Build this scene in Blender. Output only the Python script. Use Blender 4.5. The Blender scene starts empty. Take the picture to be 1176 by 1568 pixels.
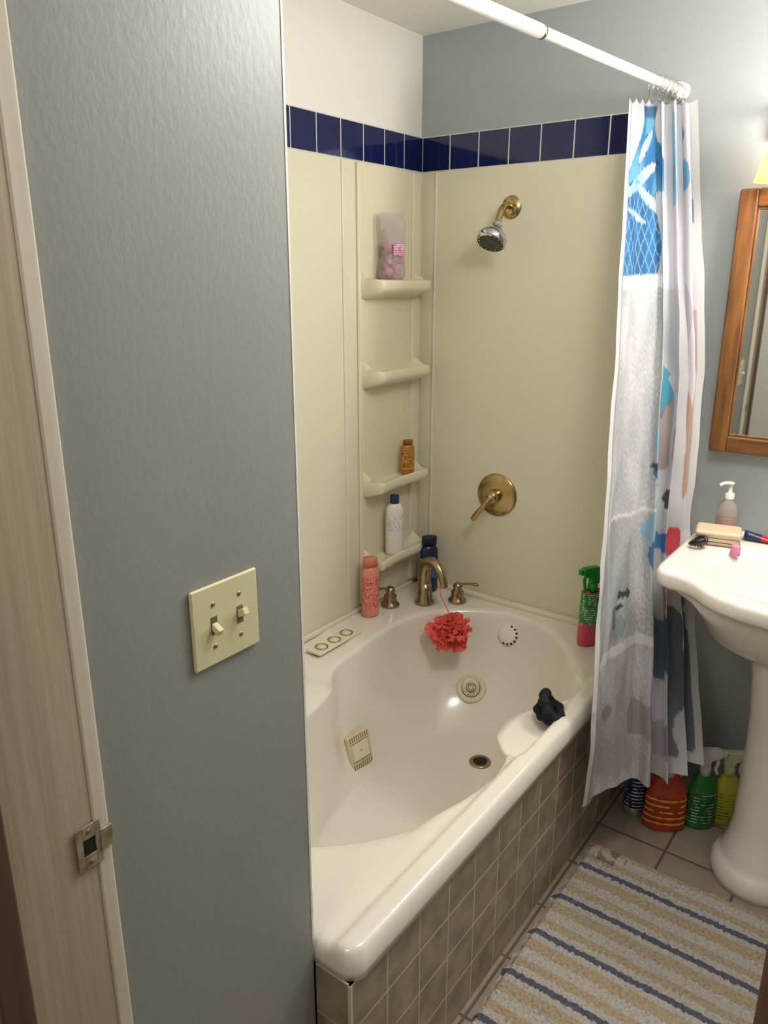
import bpy, bmesh, math, random, bisect
from math import sin, cos, pi, radians, atan2, hypot
from mathutils import Vector, Matrix, noise
from mathutils.bvhtree import BVHTree
random.seed(4)
S = bpy.context.scene
COL = S.collection

# ---------------------------------------------------------------- helpers
def hx(h):
    h = h.lstrip('#'); o = []
    for i in (0, 2, 4):
        c = int(h[i:i+2], 16)/255
        o.append(c/12.92 if c <= .04045 else ((c+.055)/1.055)**2.4)
    return (*o, 1)

def mat(name, color, rough=.5, metal=0, bump=0, bscale=40, bdist=.002, var=None, vscale=5,
        emis=None, estr=0, trans=0, alpha=1, coat=0, stretch=(1,1,1), ior=1.45, sheen=0, detail=4, transl=0):
    m = bpy.data.materials.new(name); m.use_nodes = True
    nt = m.node_tree; N = nt.nodes; L = nt.links
    b = N['Principled BSDF']
    c = hx(color) if isinstance(color, str) else color
    b.inputs['Base Color'].default_value = c
    b.inputs['Roughness'].default_value = rough
    b.inputs['Metallic'].default_value = metal
    b.inputs['IOR'].default_value = ior
    b.inputs['Transmission Weight'].default_value = trans
    b.inputs['Alpha'].default_value = alpha
    b.inputs['Coat Weight'].default_value = coat
    b.inputs['Coat Roughness'].default_value = .08
    b.inputs['Sheen Weight'].default_value = sheen
    if emis:
        b.inputs['Emission Color'].default_value = hx(emis)
        b.inputs['Emission Strength'].default_value = estr
    tc = N.new('ShaderNodeTexCoord'); mp = N.new('ShaderNodeMapping')
    mp.inputs['Scale'].default_value = stretch
    L.new(tc.outputs['Object'], mp.inputs['Vector'])
    if var:
        n = N.new('ShaderNodeTexNoise'); n.inputs['Scale'].default_value = vscale
        n.inputs['Detail'].default_value = detail
        L.new(mp.outputs[0], n.inputs['Vector'])
        r = N.new('ShaderNodeValToRGB')
        r.color_ramp.elements[0].position = .35; r.color_ramp.elements[1].position = .65
        r.color_ramp.elements[0].color = c; r.color_ramp.elements[1].color = hx(var)
        L.new(n.outputs['Fac'], r.inputs[0]); L.new(r.outputs[0], b.inputs['Base Color'])
    if bump:
        n2 = N.new('ShaderNodeTexNoise'); n2.inputs['Scale'].default_value = bscale
        n2.inputs['Detail'].default_value = 3
        L.new(mp.outputs[0], n2.inputs['Vector'])
        bp = N.new('ShaderNodeBump'); bp.inputs['Strength'].default_value = bump
        bp.inputs['Distance'].default_value = bdist
        L.new(n2.outputs['Fac'], bp.inputs['Height']); L.new(bp.outputs[0], b.inputs['Normal'])
    if transl:
        tr=N.new('ShaderNodeBsdfTranslucent'); tr.inputs[0].default_value = c
        ms=N.new('ShaderNodeMixShader'); ms.inputs[0].default_value=transl
        L.new(b.outputs[0], ms.inputs[1]); L.new(tr.outputs[0], ms.inputs[2]); L.new(ms.outputs[0], N['Material Output'].inputs[0])
    return m

def label_mat(name, bg, fg, sc=60, thr=.5, rough=.4):
    m = mat(name, bg, rough); nt = m.node_tree; N = nt.nodes; L = nt.links; b = N['Principled BSDF']
    tc = N.new('ShaderNodeTexCoord'); mp = N.new('ShaderNodeMapping'); mp.inputs['Scale'].default_value = (sc*2, sc*2, sc)
    L.new(tc.outputs['Object'], mp.inputs[0])
    n = N.new('ShaderNodeTexNoise'); n.inputs['Scale'].default_value = 1.2; L.new(mp.outputs[0], n.inputs['Vector'])
    w = N.new('ShaderNodeTexWave'); w.bands_direction = 'Z'; w.inputs['Scale'].default_value = sc*1.0
    L.new(tc.outputs['Object'], w.inputs['Vector'])
    mu = N.new('ShaderNodeMath'); mu.operation = 'MULTIPLY'; L.new(n.outputs['Fac'], mu.inputs[0]); L.new(w.outputs['Fac'], mu.inputs[1])
    g = N.new('ShaderNodeMath'); g.operation = 'GREATER_THAN'; g.inputs[1].default_value = thr*.75; L.new(mu.outputs[0], g.inputs[0])
    mx = N.new('ShaderNodeMix'); mx.data_type = 'RGBA'; mx.inputs[6].default_value = hx(bg); mx.inputs[7].default_value = hx(fg)
    L.new(g.outputs[0], mx.inputs[0]); L.new(mx.outputs[2], b.inputs['Base Color'])
    return m

def obj(name, me, mats=None, parent=None, smooth=False):
    o = bpy.data.objects.new(name, me); COL.objects.link(o)
    if mats:
        for m in (mats if isinstance(mats, (list, tuple)) else [mats]): me.materials.append(m)
    if smooth:
        for p in me.polygons: p.use_smooth = True
    if parent: o.parent = parent
    return o

def pydata(name, vs, fs, mats=None, parent=None, smooth=False, midx=None):
    me = bpy.data.meshes.new(name); me.from_pydata([tuple(v) for v in vs], [], fs); me.update()
    o = obj(name, me, mats, parent, smooth)
    if midx:
        for p, i in zip(me.polygons, midx): p.material_index = i
    bm = bmesh.new(); bm.from_mesh(me); bmesh.ops.recalc_face_normals(bm, faces=bm.faces); bm.to_mesh(me); bm.free()
    return o

def empty(name, loc=(0,0,0), rz=0):
    e = bpy.data.objects.new(name, None); e.location = loc; e.rotation_euler = (0,0,rz)
    e.empty_display_size = .05; COL.objects.link(e); return e

def box(name, x0, x1, y0, y1, z0, z1, m, parent=None, bev=0, seg=3, smooth=True):
    bm = bmesh.new()
    bmesh.ops.create_cube(bm, size=1)
    for v in bm.verts:
        v.co = Vector((x0+(v.co.x+.5)*(x1-x0), y0+(v.co.y+.5)*(y1-y0), z0+(v.co.z+.5)*(z1-z0)))
    if bev: bmesh.ops.bevel(bm, geom=bm.edges[:], offset=bev, segments=seg, affect='EDGES', profile=.5)
    me = bpy.data.meshes.new(name); bm.to_mesh(me); bm.free()
    o = obj(name, me, m, parent, False)
    if bev and smooth:
        for p in me.polygons: p.use_smooth = True
        wn = o.modifiers.new('wn', 'WEIGHTED_NORMAL'); wn.keep_sharp = False
    return o

def multibox(name, boxes, m, bev=0, parent=None, seg=2):
    bm = bmesh.new()
    for (x0,x1,y0,y1,z0,z1) in boxes:
        t = bmesh.new(); bmesh.ops.create_cube(t, size=1)
        for v in t.verts:
            v.co = Vector((x0+(v.co.x+.5)*(x1-x0), y0+(v.co.y+.5)*(y1-y0), z0+(v.co.z+.5)*(z1-z0)))
        if bev: bmesh.ops.bevel(t, geom=t.edges[:], offset=bev, segments=seg, affect='EDGES', profile=.5)
        me = bpy.data.meshes.new('t'); t.to_mesh(me); t.free(); bm.from_mesh(me); bpy.data.meshes.remove(me)
    me = bpy.data.meshes.new(name); bm.to_mesh(me); bm.free()
    return obj(name, me, m, parent)

def lathe(name, prof, mats, parent=None, loc=(0,0,0), sx=1, sy=1, segs=40, midx=None, rot=None, cap=True):
    vs, fs, mi = [], [], []
    for (r, z) in prof:
        for i in range(segs):
            a = 2*pi*i/segs; vs.append((r*cos(a)*sx, r*sin(a)*sy, z))
    for k in range(len(prof)-1):
        for i in range(segs):
            j = (i+1) % segs
            fs.append((k*segs+i, k*segs+j, (k+1)*segs+j, (k+1)*segs+i)); mi.append(midx[k] if midx else 0)
    if cap:
        fs.append(tuple(range(segs))[::-1]); mi.append(mi[0])
        n = len(prof)-1; fs.append(tuple(range(n*segs, n*segs+segs))); mi.append(mi[-2])
    o = pydata(name, vs, fs, mats, parent, True, mi)
    for p in o.data.polygons:
        if len(p.vertices) > 4: p.use_smooth = False
    o.location = loc
    if rot is not None: o.rotation_euler = rot
    return o

def orient(o, d, up='Z'):
    o.rotation_mode = 'QUATERNION'; o.rotation_quaternion = Vector(d).to_track_quat(up, 'Y')

def crom(pts, n=8, closed=False):
    P = [Vector(p) for p in pts]; out = []
    N = len(P); rng = N if closed else N-1
    for i in range(rng):
        if closed: a,b,c,d = P[(i-1)%N],P[i],P[(i+1)%N],P[(i+2)%N]
        else: a,b,c,d = P[max(i-1,0)],P[i],P[i+1],P[min(i+2,N-1)]
        for k in range(n):
            t = k/n
            out.append(.5*((2*b)+(-a+c)*t+(2*a-5*b+4*c-d)*t*t+(-a+3*b-3*c+d)*t**3))
    if not closed: out.append(P[-1])
    return out

def tube(name, pts, rad, m, parent=None, segs=16, n=8, smoothpath=True, closed=False, flat=1.0):
    path = crom(pts, n, closed) if smoothpath else [Vector(p) for p in pts]
    K = len(path)
    if callable(rad): R = [rad(i/(K-1)) for i in range(K)]
    elif isinstance(rad, (list, tuple)):
        R = []
        for i in range(K):
            f = i/(K-1)*(len(rad)-1); a = min(int(f), len(rad)-2); R.append(rad[a]+(rad[a+1]-rad[a])*(f-a))
    else: R = [rad]*K
    vs, fs = [], []
    prev = None
    for i, p in enumerate(path):
        if closed: t = (path[(i+1)%K]-path[i-1]).normalized()
        else: t = (path[min(i+1,K-1)]-path[max(i-1,0)]).normalized()
        if prev is None:
            u = t.cross(Vector((0,0,1)))
            if u.length < .05: u = t.cross(Vector((1,0,0)))
            u.normalize()
        else:
            u = (prev - t*prev.dot(t)).normalized()
        prev = u; w = t.cross(u)
        for k in range(segs):
            a = 2*pi*k/segs; vs.append(p+u*cos(a)*R[i]+w*sin(a)*R[i]*flat)
    rng = K if closed else K-1
    for i in range(rng):
        for k in range(segs):
            j = (k+1)%segs; ii = (i+1)%K
            fs.append((i*segs+k, i*segs+j, ii*segs+j, ii*segs+k))
    if not closed:
        fs.append(tuple(range(segs))[::-1]); fs.append(tuple(range((K-1)*segs, K*segs)))
    return pydata(name, vs, fs, m, parent, True)

def sphere(name, c, r, m, parent=None, sc=(1,1,1), sub=3):
    bm = bmesh.new(); bmesh.ops.create_icosphere(bm, subdivisions=sub, radius=r)
    for v in bm.verts: v.co = Vector((v.co.x*sc[0], v.co.y*sc[1], v.co.z*sc[2]))
    me = bpy.data.meshes.new(name); bm.to_mesh(me); bm.free()
    o = obj(name, me, m, parent, True); o.location = c; return o

def torus(name, c, R, r, m, parent=None, n=32, k=10, axis=(0,0,1)):
    vs, fs = [], []
    for i in range(n):
        a = 2*pi*i/n
        for j in range(k):
            b = 2*pi*j/k; vs.append(((R+r*cos(b))*cos(a), (R+r*cos(b))*sin(a), r*sin(b)))
    for i in range(n):
        for j in range(k):
            fs.append((i*k+j, ((i+1)%n)*k+j, ((i+1)%n)*k+(j+1)%k, i*k+(j+1)%k))
    o = pydata(name, vs, fs, m, parent, True); o.location = c; orient(o, axis); return o

def ss(x): x = max(0, min(1, x)); return x*x*(3-2*x)

# ---------------------------------------------------------------- materials
M_gray  = mat('paint_gray', '#969690', .38, bump=.22, bscale=110, bdist=.002, var='#91928c', vscale=3, stretch=(1,1,.6))
M_blueg = mat('paint_bluegray', '#a4aaac', .4, bump=.25, bscale=80, bdist=.002, var='#a0a6a9', vscale=2)
M_white = mat('paint_white', '#eae7dd', .5, bump=.2, bscale=60, bdist=.002)
M_ceil  = mat('paint_ceiling', '#eceae2', .8, bump=.3, bscale=120, bdist=.002)
M_panel = mat('surround_cream', '#ded9c2', .28, bump=.05, bscale=8, bdist=.003, var='#dad4bb', vscale=1.5)
M_shelf = mat('shelf_cream', '#e0d7bb', .3)
M_caulk = mat('caulk', '#e0d8bc', .4)
M_navy  = mat('tile_navy', '#141b50', .08, var='#101745', vscale=8, coat=.3)
M_edget = mat('tile_edge_dark', '#1a1d33', .3)
M_grout = mat('grout', '#d8d6cc', .8)
M_tub   = mat('tub_acrylic', '#e6e0d5', .16, coat=.3)
M_biege = mat('tub_fitting', '#dcd0b2', .3)
M_dark  = mat('dark_hole', '#1c1712', .7)
M_atile = mat('apron_tile', '#a3977f', .3, var='#7f745f', vscale=16, bump=.15, bscale=30, detail=8)
M_agrt  = mat('apron_grout', '#cbc2ad', .8)
M_wood_w= mat('jamb_paint', '#b9a78e', .5, var='#ab9980', vscale=6, stretch=(9,9,.35), bump=.4, bscale=12, bdist=.002)
M_edge  = mat('edge_paint', '#d9cfbe', .5, var='#cdc2ae', vscale=6, stretch=(9,9,.35))
M_brown = mat('brown_wood', '#63493a', .5, var='#4f392a', vscale=6, stretch=(8,8,.4))
M_oak   = mat('oak', '#85592f', .35, var='#5c3b1e', vscale=8, stretch=(6,6,.7), bump=.2, bscale=20)
M_oakh  = mat('oak_horizontal', '#85592f', .35, var='#5c3b1e', vscale=8, stretch=(6,.7,6), bump=.2, bscale=20)
M_mirror= mat('mirror_glass', '#e8ecea', .02, metal=1)
M_brass = mat('brass', '#b8a070', .2, metal=1)
M_nick  = mat('aged_nickel', '#a8957a', .25, metal=1)
M_chrome= mat('chrome', '#c8c8c8', .12, metal=1)
M_porc  = mat('porcelain', '#e9e3db', .12, coat=.5)
M_rod   = mat('rod_white', '#e8e6e2', .3)
M_almond= mat('almond_plastic', '#d8cfa6', .35)
M_steel = mat('screw', '#a39a7d', .35, metal=1)
M_black = mat('black_cloth', '#10131f', .85)
M_plblk = mat('black_plastic', '#17140f', .3)
M_coral = mat('loofah_mesh', '#ff7c70', .6, sheen=.3, transl=.4)

def floor_mat():
    m = mat('floor_tile', '#a3968a', .35); nt=m.node_tree; N=nt.nodes; L=nt.links; b=N['Principled BSDF']
    tc=N.new('ShaderNodeTexCoord'); mp=N.new('ShaderNodeMapping'); mp.inputs['Location'].default_value=(.39,1.148,0)
    L.new(tc.outputs['Object'], mp.inputs[0])
    br=N.new('ShaderNodeTexBrick'); br.offset=0; br.inputs['Scale'].default_value=1
    br.inputs['Brick Width'].default_value=.2; br.inputs['Row Height'].default_value=.2; br.inputs['Mortar Size'].default_value=.004
    br.inputs['Color1'].default_value=hx('#a89a89'); br.inputs['Color2'].default_value=hx('#9d9080'); br.inputs['Mortar'].default_value=hx('#6b5f55')
    L.new(mp.outputs[0], br.inputs[0])
    n=N.new('ShaderNodeTexNoise'); n.inputs['Scale'].default_value=12; L.new(tc.outputs['Object'], n.inputs[0])
    mx=N.new('ShaderNodeMix'); mx.data_type='RGBA'; mx.blend_type='MULTIPLY'; mx.inputs[0].default_value=.35
    L.new(br.outputs[0], mx.inputs[6]); L.new(n.outputs['Fac'], mx.inputs[7]); L.new(mx.outputs[2], b.inputs['Base Color'])
    bp=N.new('ShaderNodeBump'); bp.invert=True; bp.inputs['Strength'].default_value=.6; bp.inputs['Distance'].default_value=.002
    L.new(br.outputs['Fac'], bp.inputs['Height']); L.new(bp.outputs[0], b.inputs['Normal'])
    return m
M_floor = floor_mat()

def attr_mat(name, rough=.8, bump=0, bscale=200, transl=0):
    m = mat(name, '#ffffff', rough, bump=bump, bscale=bscale); nt=m.node_tree; N=nt.nodes; L=nt.links
    a=N.new('ShaderNodeAttribute'); a.attribute_name='Col'; b=N['Principled BSDF']
    L.new(a.outputs['Color'], b.inputs['Base Color'])
    if transl:
        tr=N.new('ShaderNodeBsdfTranslucent'); L.new(a.outputs['Color'], tr.inputs[0])
        ms=N.new('ShaderNodeMixShader'); ms.inputs[0].default_value=transl
        L.new(b.outputs[0], ms.inputs[1]); L.new(tr.outputs[0], ms.inputs[2]); L.new(ms.outputs[0], N['Material Output'].inputs[0])
    return m

# ---------------------------------------------------------------- room shell
CEIL = 2.35
GY = -.855
EX = -1.58
DX = -1.947
RY = -1.95
box('floor', -3.3, .1, RY-.1, .1, -.1, 0, M_floor)
box('ceiling', -3.3, .1, RY-.1, .1, CEIL, CEIL+.1, M_ceil)
box('wall_far', 0, .1, RY-.1, .1, 0, CEIL, M_blueg)
box('wall_long', EX-.1, 0, 0, .1, 0, CEIL, M_white)
box('wall_right', -3.3, 0, RY-.1, RY, 0, CEIL, M_blueg)
box('wall_switch', DX-.12, EX, GY, 0, 0, CEIL, M_gray)
RJ = -1.573
box('wall_door', DX-.12, DX, RY, RJ-.02, 0, CEIL, M_gray)
box('wall_header', DX-.12, DX, RJ-.02, GY, 2.07, CEIL, M_gray)
box('wall_hall', -3.3, -3.2, RY, .1, 0, CEIL, M_white)
box('wall_hall_side', -3.2, DX-.12, 0, .1, 0, CEIL, M_white)

jl = empty('door_frame')
box('jamb', DX-.150, DX-.016, GY-.016, GY-.001, 0, 2.06, M_wood_w, jl, .002)
box('edge_strip', DX-.017, DX+.003, GY-.018, GY-.001, 0, 2.06, M_edge, jl, .003)
box('door_stop', DX-.155, DX-.118, GY-.028, GY-.001, 0, 2.05, M_brown, jl, .004)
box('jamb_right', DX-.118, DX, RJ-.019, RJ-.004, 0, 2.05, M_brown, jl, .002)
box('stop_right', DX-.105, DX-.062, RJ-.005, RJ+.004, 0, 2.05, M_brown, jl, .003)
box('jamb_head', DX-.118, DX-.003, RJ-.004, GY-.016, 2.05, 2.065, M_wood_w, jl, .002)
st = empty('door_strike_plate', (DX-.026, GY-.0185, .965))
M_strike = mat('strike_metal', '#b8a98c', .4, metal=.35, var='#857760', vscale=60)
def plate_with_hole(name, w, h, hw, hh, th, m, parent):
    b = []
    b.append((-w,-hw,-th,0,-h,h)); b.append((hw,w,-th,0,-h,h))
    b.append((-hw,hw,-th,0,hh,h)); b.append((-hw,hw,-th,0,-h,-hh))
    return multibox(name, b, m, .0006, parent)
plate_with_hole('plate', .016, .029, .008, .011, .002, M_strike, st)
box('lip', .014, .030, -.0035, .002, -.014, .014, M_strike, st, .001)
box('recess', -.008, .008, -.0008, -.0002, -.012, .012, M_dark, st)
for s in (-1, 1):
    lathe('screw', [(0,.0),(.0035,0),(.0028,.001),(0,.0012)], M_steel, st, (0,-.002,s*.021), segs=16, rot=(pi/2,0,0), cap=False)

# ---------------------------------------------------------------- tub surround
TT, TB = 2.046, 1.938
sur = empty('wall_tub_surround')
PT = .010
box('panel_long', EX+.002, -.352, -PT, -.001, .455, TB, M_panel, sur, .003)
box('panel_corner', -.352, -.001, -PT-.002, -.001, .455, TB, M_shelf, sur, .003)
box('panel_far', -PT, -.001, -.862, -.068, .455, TB, M_panel, sur, .003)
box('panel_far_corner', -PT-.004, -.001, -.068, -.001, .455, TB, M_panel, sur, .004)
box('panel_end', EX+.001, EX+PT, -.75, -.001, .455, TB, M_panel, sur, .003)
box('seam_long', -.445, -.425, -PT-.005, -PT+.002, .46, TB-.002, M_panel, sur, .003)
box('seam_far', -PT-.008, -PT+.002, -.076, -.066, .46, TB-.002, M_panel, sur, .003)
box('lip_far', -PT-.028, -PT, -.86, -.06, .452, .473, M_caulk, sur, .008)
box('lip_long', EX+.012, -.06, -PT-.016, -PT, .452, .470, M_caulk, sur, .006)

sh = empty('corner_shelf_tower')
def rib(name, x0, x1, d):
    box(name, x0, x1, -PT-d, -PT+.001, .475, TB-.004, M_shelf, sh, min((x1-x0),d)*.45, 4)
rib('rib_outer', -.375, -.345, .010)
rib('rib_inner', -.080, -.035, .014)
box('back', -.350, -.07, -PT-.005, -PT+.001, .475, TB-.004, M_shelf, sh, .002)
def shelf(name, z, dep=.090):
    vs, fs = [], []; nx = 48; x0, x1 = -.362, -.062
    prof_n = 10
    for i in range(nx+1):
        t = i/nx; x = x0+(x1-x0)*t
        e = min(t, 1-t)
        up = .055*(1-ss(e/.12))**2
        d = dep*(.84+.16*(2*t-1)**2) * math.sqrt(max(0.0, 1-(1-min(1,(e+.004)/.07))**2))
        zz = z
        y0 = -PT-.003
        pts = [(y0, zz-.008+up), (y0-d*.45, zz-.009+up*.6), (y0-d*.86, zz-.007+up*.1), (y0-d*.90, zz+up*.1), (y0-d*.95, zz+.003), (y0-d, zz-.002), (y0-d, zz-.022),
               (y0-d*.93, zz-.034), (y0-d*.6, zz-.045), (y0, zz-.060)]
        for (y, q) in pts: vs.append((x, y, q))
    for i in range(nx):
        for k in range(prof_n-1):
            fs.append((i*prof_n+k, (i+1)*prof_n+k, (i+1)*prof_n+k+1, i*prof_n+k+1))
    fs.append(tuple(range(prof_n))); fs.append(tuple(range(nx*prof_n, (nx+1)*prof_n))[::-1])
    return pydata(name, vs, fs, M_shelf, sh, True)
SZ = [1.588, 1.302, .928, .648]
for i, z in enumerate(SZ): shelf('shelf_%d' % (i+1), z)

T = .1085
boxes = []
x = -.008
while x > EX+.02:
    a = max(x-T+.004, EX+.002); boxes.append((a, x, -.0095, -.0035, TB+.002, TT-.002)); x -= T
y = -.012
while y > -.80:
    boxes.append((-.0095, -.0035, max(y-T+.004, -.86), y, TB+.002, TT-.002)); y -= T
edge = []
z = TT
while z > .50:
    edge.append((EX+.001, EX+.0050, GY+.0015, GY+.104, max(z-T+.003,.49), z)); z -= T
tb = empty('trim_1')
multibox('navy_tiles', boxes, M_navy, .0010, tb)
multibox('edge_tiles', edge, M_edget, .0005, tb)
box('grout_long', EX+.001, -.001, -.0085, -.0005, TB, TT+.001, M_grout, tb)
box('grout_far', -.0085, -.0005, -.862, -.001, TB, TT+.001, M_grout, tb)
box('grout_end', EX+.0003, EX+.0042, GY+.001, GY+.106, .49, TT, M_grout, tb)
tr2 = box('trim_2', EX-.0018, EX+.0008, GY-.0010, GY+.002, .49, CEIL-.002, M_white)

# ---------------------------------------------------------------- bathtub
tub = empty('bathtub')
CX, CY = -.75, -.50
open_pts = [(-.085,-.5),(-.10,-.42),(-.14,-.34),(-.2,-.265),(-.27,-.215),(-.35,-.19),(-.45,-.19),(-.58,-.195),(-.70,-.20),(-.78,-.225),
 (-.88,-.30),(-1.03,-.335),(-1.2,-.35),(-1.34,-.40),(-1.42,-.5),(-1.43,-.6),(-1.38,-.70),(-1.27,-.79),(-1.12,-.85),(-1.0,-.874),
 (-.92,-.874),(-.86,-.855),(-.815,-.815),(-.775,-.785),(-.70,-.775),(-.63,-.785),(-.595,-.83),(-.54,-.872),(-.44,-.868),(-.37,-.825),(-.28,-.77),(-.17,-.68),(-.11,-.59)]
oc = crom([(p[0],p[1],0) for p in open_pts], 12, True)
oa = sorted([((atan2(p.y-CY, p.x-CX))%(2*pi), hypot(p.x-CX, p.y-CY)) for p in oc])
oak_ = [t[0] for t in oa]
def interp_polar(tab, a):
    a %= 2*pi
    i = bisect.bisect(oak_, a)
    a0, r0 = tab[i-1] if i > 0 else (tab[-1][0]-2*pi, tab[-1][1])
    a1, r1 = tab[i] if i < len(tab) else (tab[0][0]+2*pi, tab[0][1])
    return r0+(r1-r0)*((a-a0)/(a1-a0) if a1 > a0 else 0)
OX0, OX1, OY0, OY1 = -1.574, -.012, -.945, -.012
def rrect(x0, x1, y0, y1, r, n=10):
    P = []
    for (cx, cy, a0) in ((x1-r,y1-r,0),(x0+r,y1-r,pi/2),(x0+r,y0+r,pi),(x1-r,y0+r,1.5*pi)):
        for i in range(n+1):
            a = a0+pi/2*i/n; P.append((cx+r*cos(a), cy+r*sin(a)))
    return P
def ray_poly(P, a, cx=CX, cy=CY):
    dx, dy = cos(a), sin(a); best = 0
    for i in range(len(P)):
        (ax, ay), (bx, by) = P[i], P[(i+1)%len(P)]
        ex, ey = bx-ax, by-ay; den = dx*ey-dy*ex
        if abs(den) < 1e-9: continue
        t = ((ax-cx)*ey-(ay-cy)*ex)/den; u = ((ax-cx)*dy-(ay-cy)*dx)/den
        if -1e-6 <= u <= 1+1e-6 and t > best: best = t
    return best
NA = 360
angs = sorted(set([round(2*pi*i/NA, 6) for i in range(NA)] +
      [round(atan2(p[1]-CY, p[0]-CX) % (2*pi), 6) for p in rrect(OX0, OX1, OY0, OY1, .035, 6)]))
def zdeck(x, y):
    r = max(ss((-y-.868)/.030), ss((-x-1.10)/.30)*.50, ss((-y-.80)/.05)*.50)
    z = .457+.033*r
    win = ss((x+.88)/.05)*ss((-.575-x)/.05)
    dip = win*ss((y+.905)/.025)
    return z-dip*(z-.450)
P_out = rrect(OX0, OX1, OY0, OY1, .035)
P_in  = rrect(OX0+.016, OX1-.002, OY0+.016, OY1-.002, .03)
P_in2 = rrect(OX0+.005, OX1-.001, OY0+.005, OY1-.001, .033)
rings = []
def ring(fn): rings.append([Vector(fn(a)) for a in angs])
def fr(P, dz=None, zabs=None):
    def f(a):
        r = ray_poly(P, a); x, y = CX+r*cos(a), CY+r*sin(a)
        return (x, y, zabs if zabs is not None else zdeck(x, y)+dz)
    return f
def floor_r(a):
    fx, fy, A, B, e = -.745, -.535, .365, .215, 2.4
    c, s = cos(a), sin(a)
    r = 1/((abs(c)/A)**e+(abs(s)/B)**e)**(1/e)
    return fx+r*c, fy+r*s
def basin(sv, z, dz=None, k=1.0):
    def f(a):
        ro = interp_polar(oa, a)*k; ox, oy = CX+ro*cos(a), CY+ro*sin(a)
        fx, fy = floor_r(a)
        x, y = ox+(fx-ox)*sv, oy+(fy-oy)*sv
        zz = zdeck(x, y)+dz if dz is not None else z
        return (x, y, zz)
    return f
P_under = rrect(OX0+.012, OX1-.003, OY0+.012, OY1-.003, .03)
ring(fr(P_under, zabs=.432)); ring(fr(P_out, zabs=.432)); ring(fr(P_out, zabs=.448))
ring(fr(P_in2, dz=-.007)); ring(fr(P_in, dz=0))
def deckf(q):
    def f(a):
        r0 = ray_poly(P_in, a); r1 = interp_polar(oa, a)*1.02
        r = r0+(r1-r0)*q; x, y = CX+r*cos(a), CY+r*sin(a); return (x, y, zdeck(x, y))
    return f
for q in (.06,.12,.18,.24,.3,.36,.42,.5,.6,.75,.9): ring(deckf(q))
ring(basin(-.03, 0, dz=0)); ring(basin(-.008, 0, dz=-.003)); ring(basin(.010, 0, dz=-.012)); ring(basin(.025, 0, dz=-.03))
for sv, z in ((.06,.39),(.12,.335),(.21,.27),(.35,.205),(.53,.15),(.72,.112),(.86,.09),(1.0,.081)): ring(basin(sv, z))
def flr(k, z):
    def f(a):
        x, y = floor_r(a); return (-.745+(x+.745)*k, -.535+(y+.535)*k, z)
    return f
ring(flr(.85,.079)); ring(flr(.5,.077)); ring(flr(.2,.076))
vs = [v for r in rings for v in r]; n = len(angs); fs = []
for k in range(len(rings)-1):
    for i in range(n):
        j = (i+1)%n; fs.append((k*n+i, k*n+j, (k+1)*n+j, (k+1)*n+i))
fs.append(tuple(range((len(rings)-1)*n, len(rings)*n)))
shell = pydata('tub_shell', vs, fs, M_tub, tub, True)
bvh = BVHTree.FromPolygons(vs, fs)
def cast(o, d):
    loc, nor, _, _ = bvh.ray_cast(Vector(o), Vector(d).normalized())
    if nor.dot(Vector(d)) > 0: nor = -nor
    return loc, nor
TZ = .1075
boxes, xs = [], EX+.008
AY = -.932
x = xs+.0
while x < -.02:
    for r in range(4):
        z1 = .430-r*TZ; z0 = max(z1-TZ+.0034, .001)
        boxes.append((x, min(x+TZ-.0034, -.004), AY-.004, AY+.004, z0, z1))
    x += TZ
for r in range(4):
    z1 = .430-r*TZ; z0 = max(z1-TZ+.003, .001)
    boxes.append((EX+.0035, EX+.0115, AY+.002, GY-.002, z0, z1))
multibox('apron_tiles', boxes, M_atile, .0008, tub)
box('apron_backing', EX+.008, -.002, AY-.0036, AY+.02, .001, .431, M_agrt, tub)
box('apron_end_backing', EX+.0045, EX+.02, AY-.0032, GY-.001, .001, .431, M_agrt, tub)
box('apron_corner', EX+.0035, EX+.009, AY-.0045, AY+.002, .001, .431, M_agrt, tub)

def on_basin(o, loc, nor, off=0):
    o.location = loc+nor*off; orient(o, nor)
def jet(name, origin, d, R=.05):
    loc, nor = cast(origin, d)
    e = empty(name); e.parent = tub
    e.location = loc; e.rotation_mode = 'QUATERNION'; e.rotation_quaternion = nor.to_track_quat('Z','Y')
    lathe('ring', [(R*.60,.002),(R*.68,.008),(R*.9,.009),(R,.004),(R,-.006)], M_biege, e, cap=False)
    lathe('socket', [(0,-.004),(R*.5,-.003),(R*.60,.004)], M_nick, e, cap=False)
    torus('eye', (0,0,.004), R*.40, R*.07, M_biege, e)
    torus('eye_inner', (0,0,.006), R*.22, R*.06, M_nick, e)
    lathe('bore', [(0,.001),(R*.12,.001),(R*.16,.008),(R*.10,.012),(0,.012)], M_biege, e, cap=False)
    return e
jet('jet_far', (-.75,-.45,.20), (-.285+.75, .05, .0), .054)
jet('jet_side', (-.75,-.52,.36), (.24,-.30,-.02), .036)
loc, nor = cast((-.435,-.555,.3), (0,0,-1))
dr = lathe('drain', [(0,.001),(.02,.001),(.023,.004),(.032,.005),(.036,.002),(.036,-.002)], [M_dark, M_nick], tub, midx=[0,0,1,1,1], cap=False); on_basin(dr, loc, nor, .001)
loc, nor = cast((-.6,-.46,.385), (.5,-.01,0))
ov = empty('overflow_dial'); ov.parent = tub; ov.location = loc; ov.rotation_mode='QUATERNION'; ov.rotation_quaternion = nor.to_track_quat('Z','Y')
lathe('cap', [(0,.012),(.031,.012),(.037,.008),(.038,-.004)], mat('white_plastic','#ece6da',.25), ov, cap=False)
for i in range(8):
    a = 2*pi*i/14-1.9
    o = sphere('slot', (.033*cos(a), .033*sin(a), .010), .0045, M_plblk, ov, sub=2)
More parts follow.
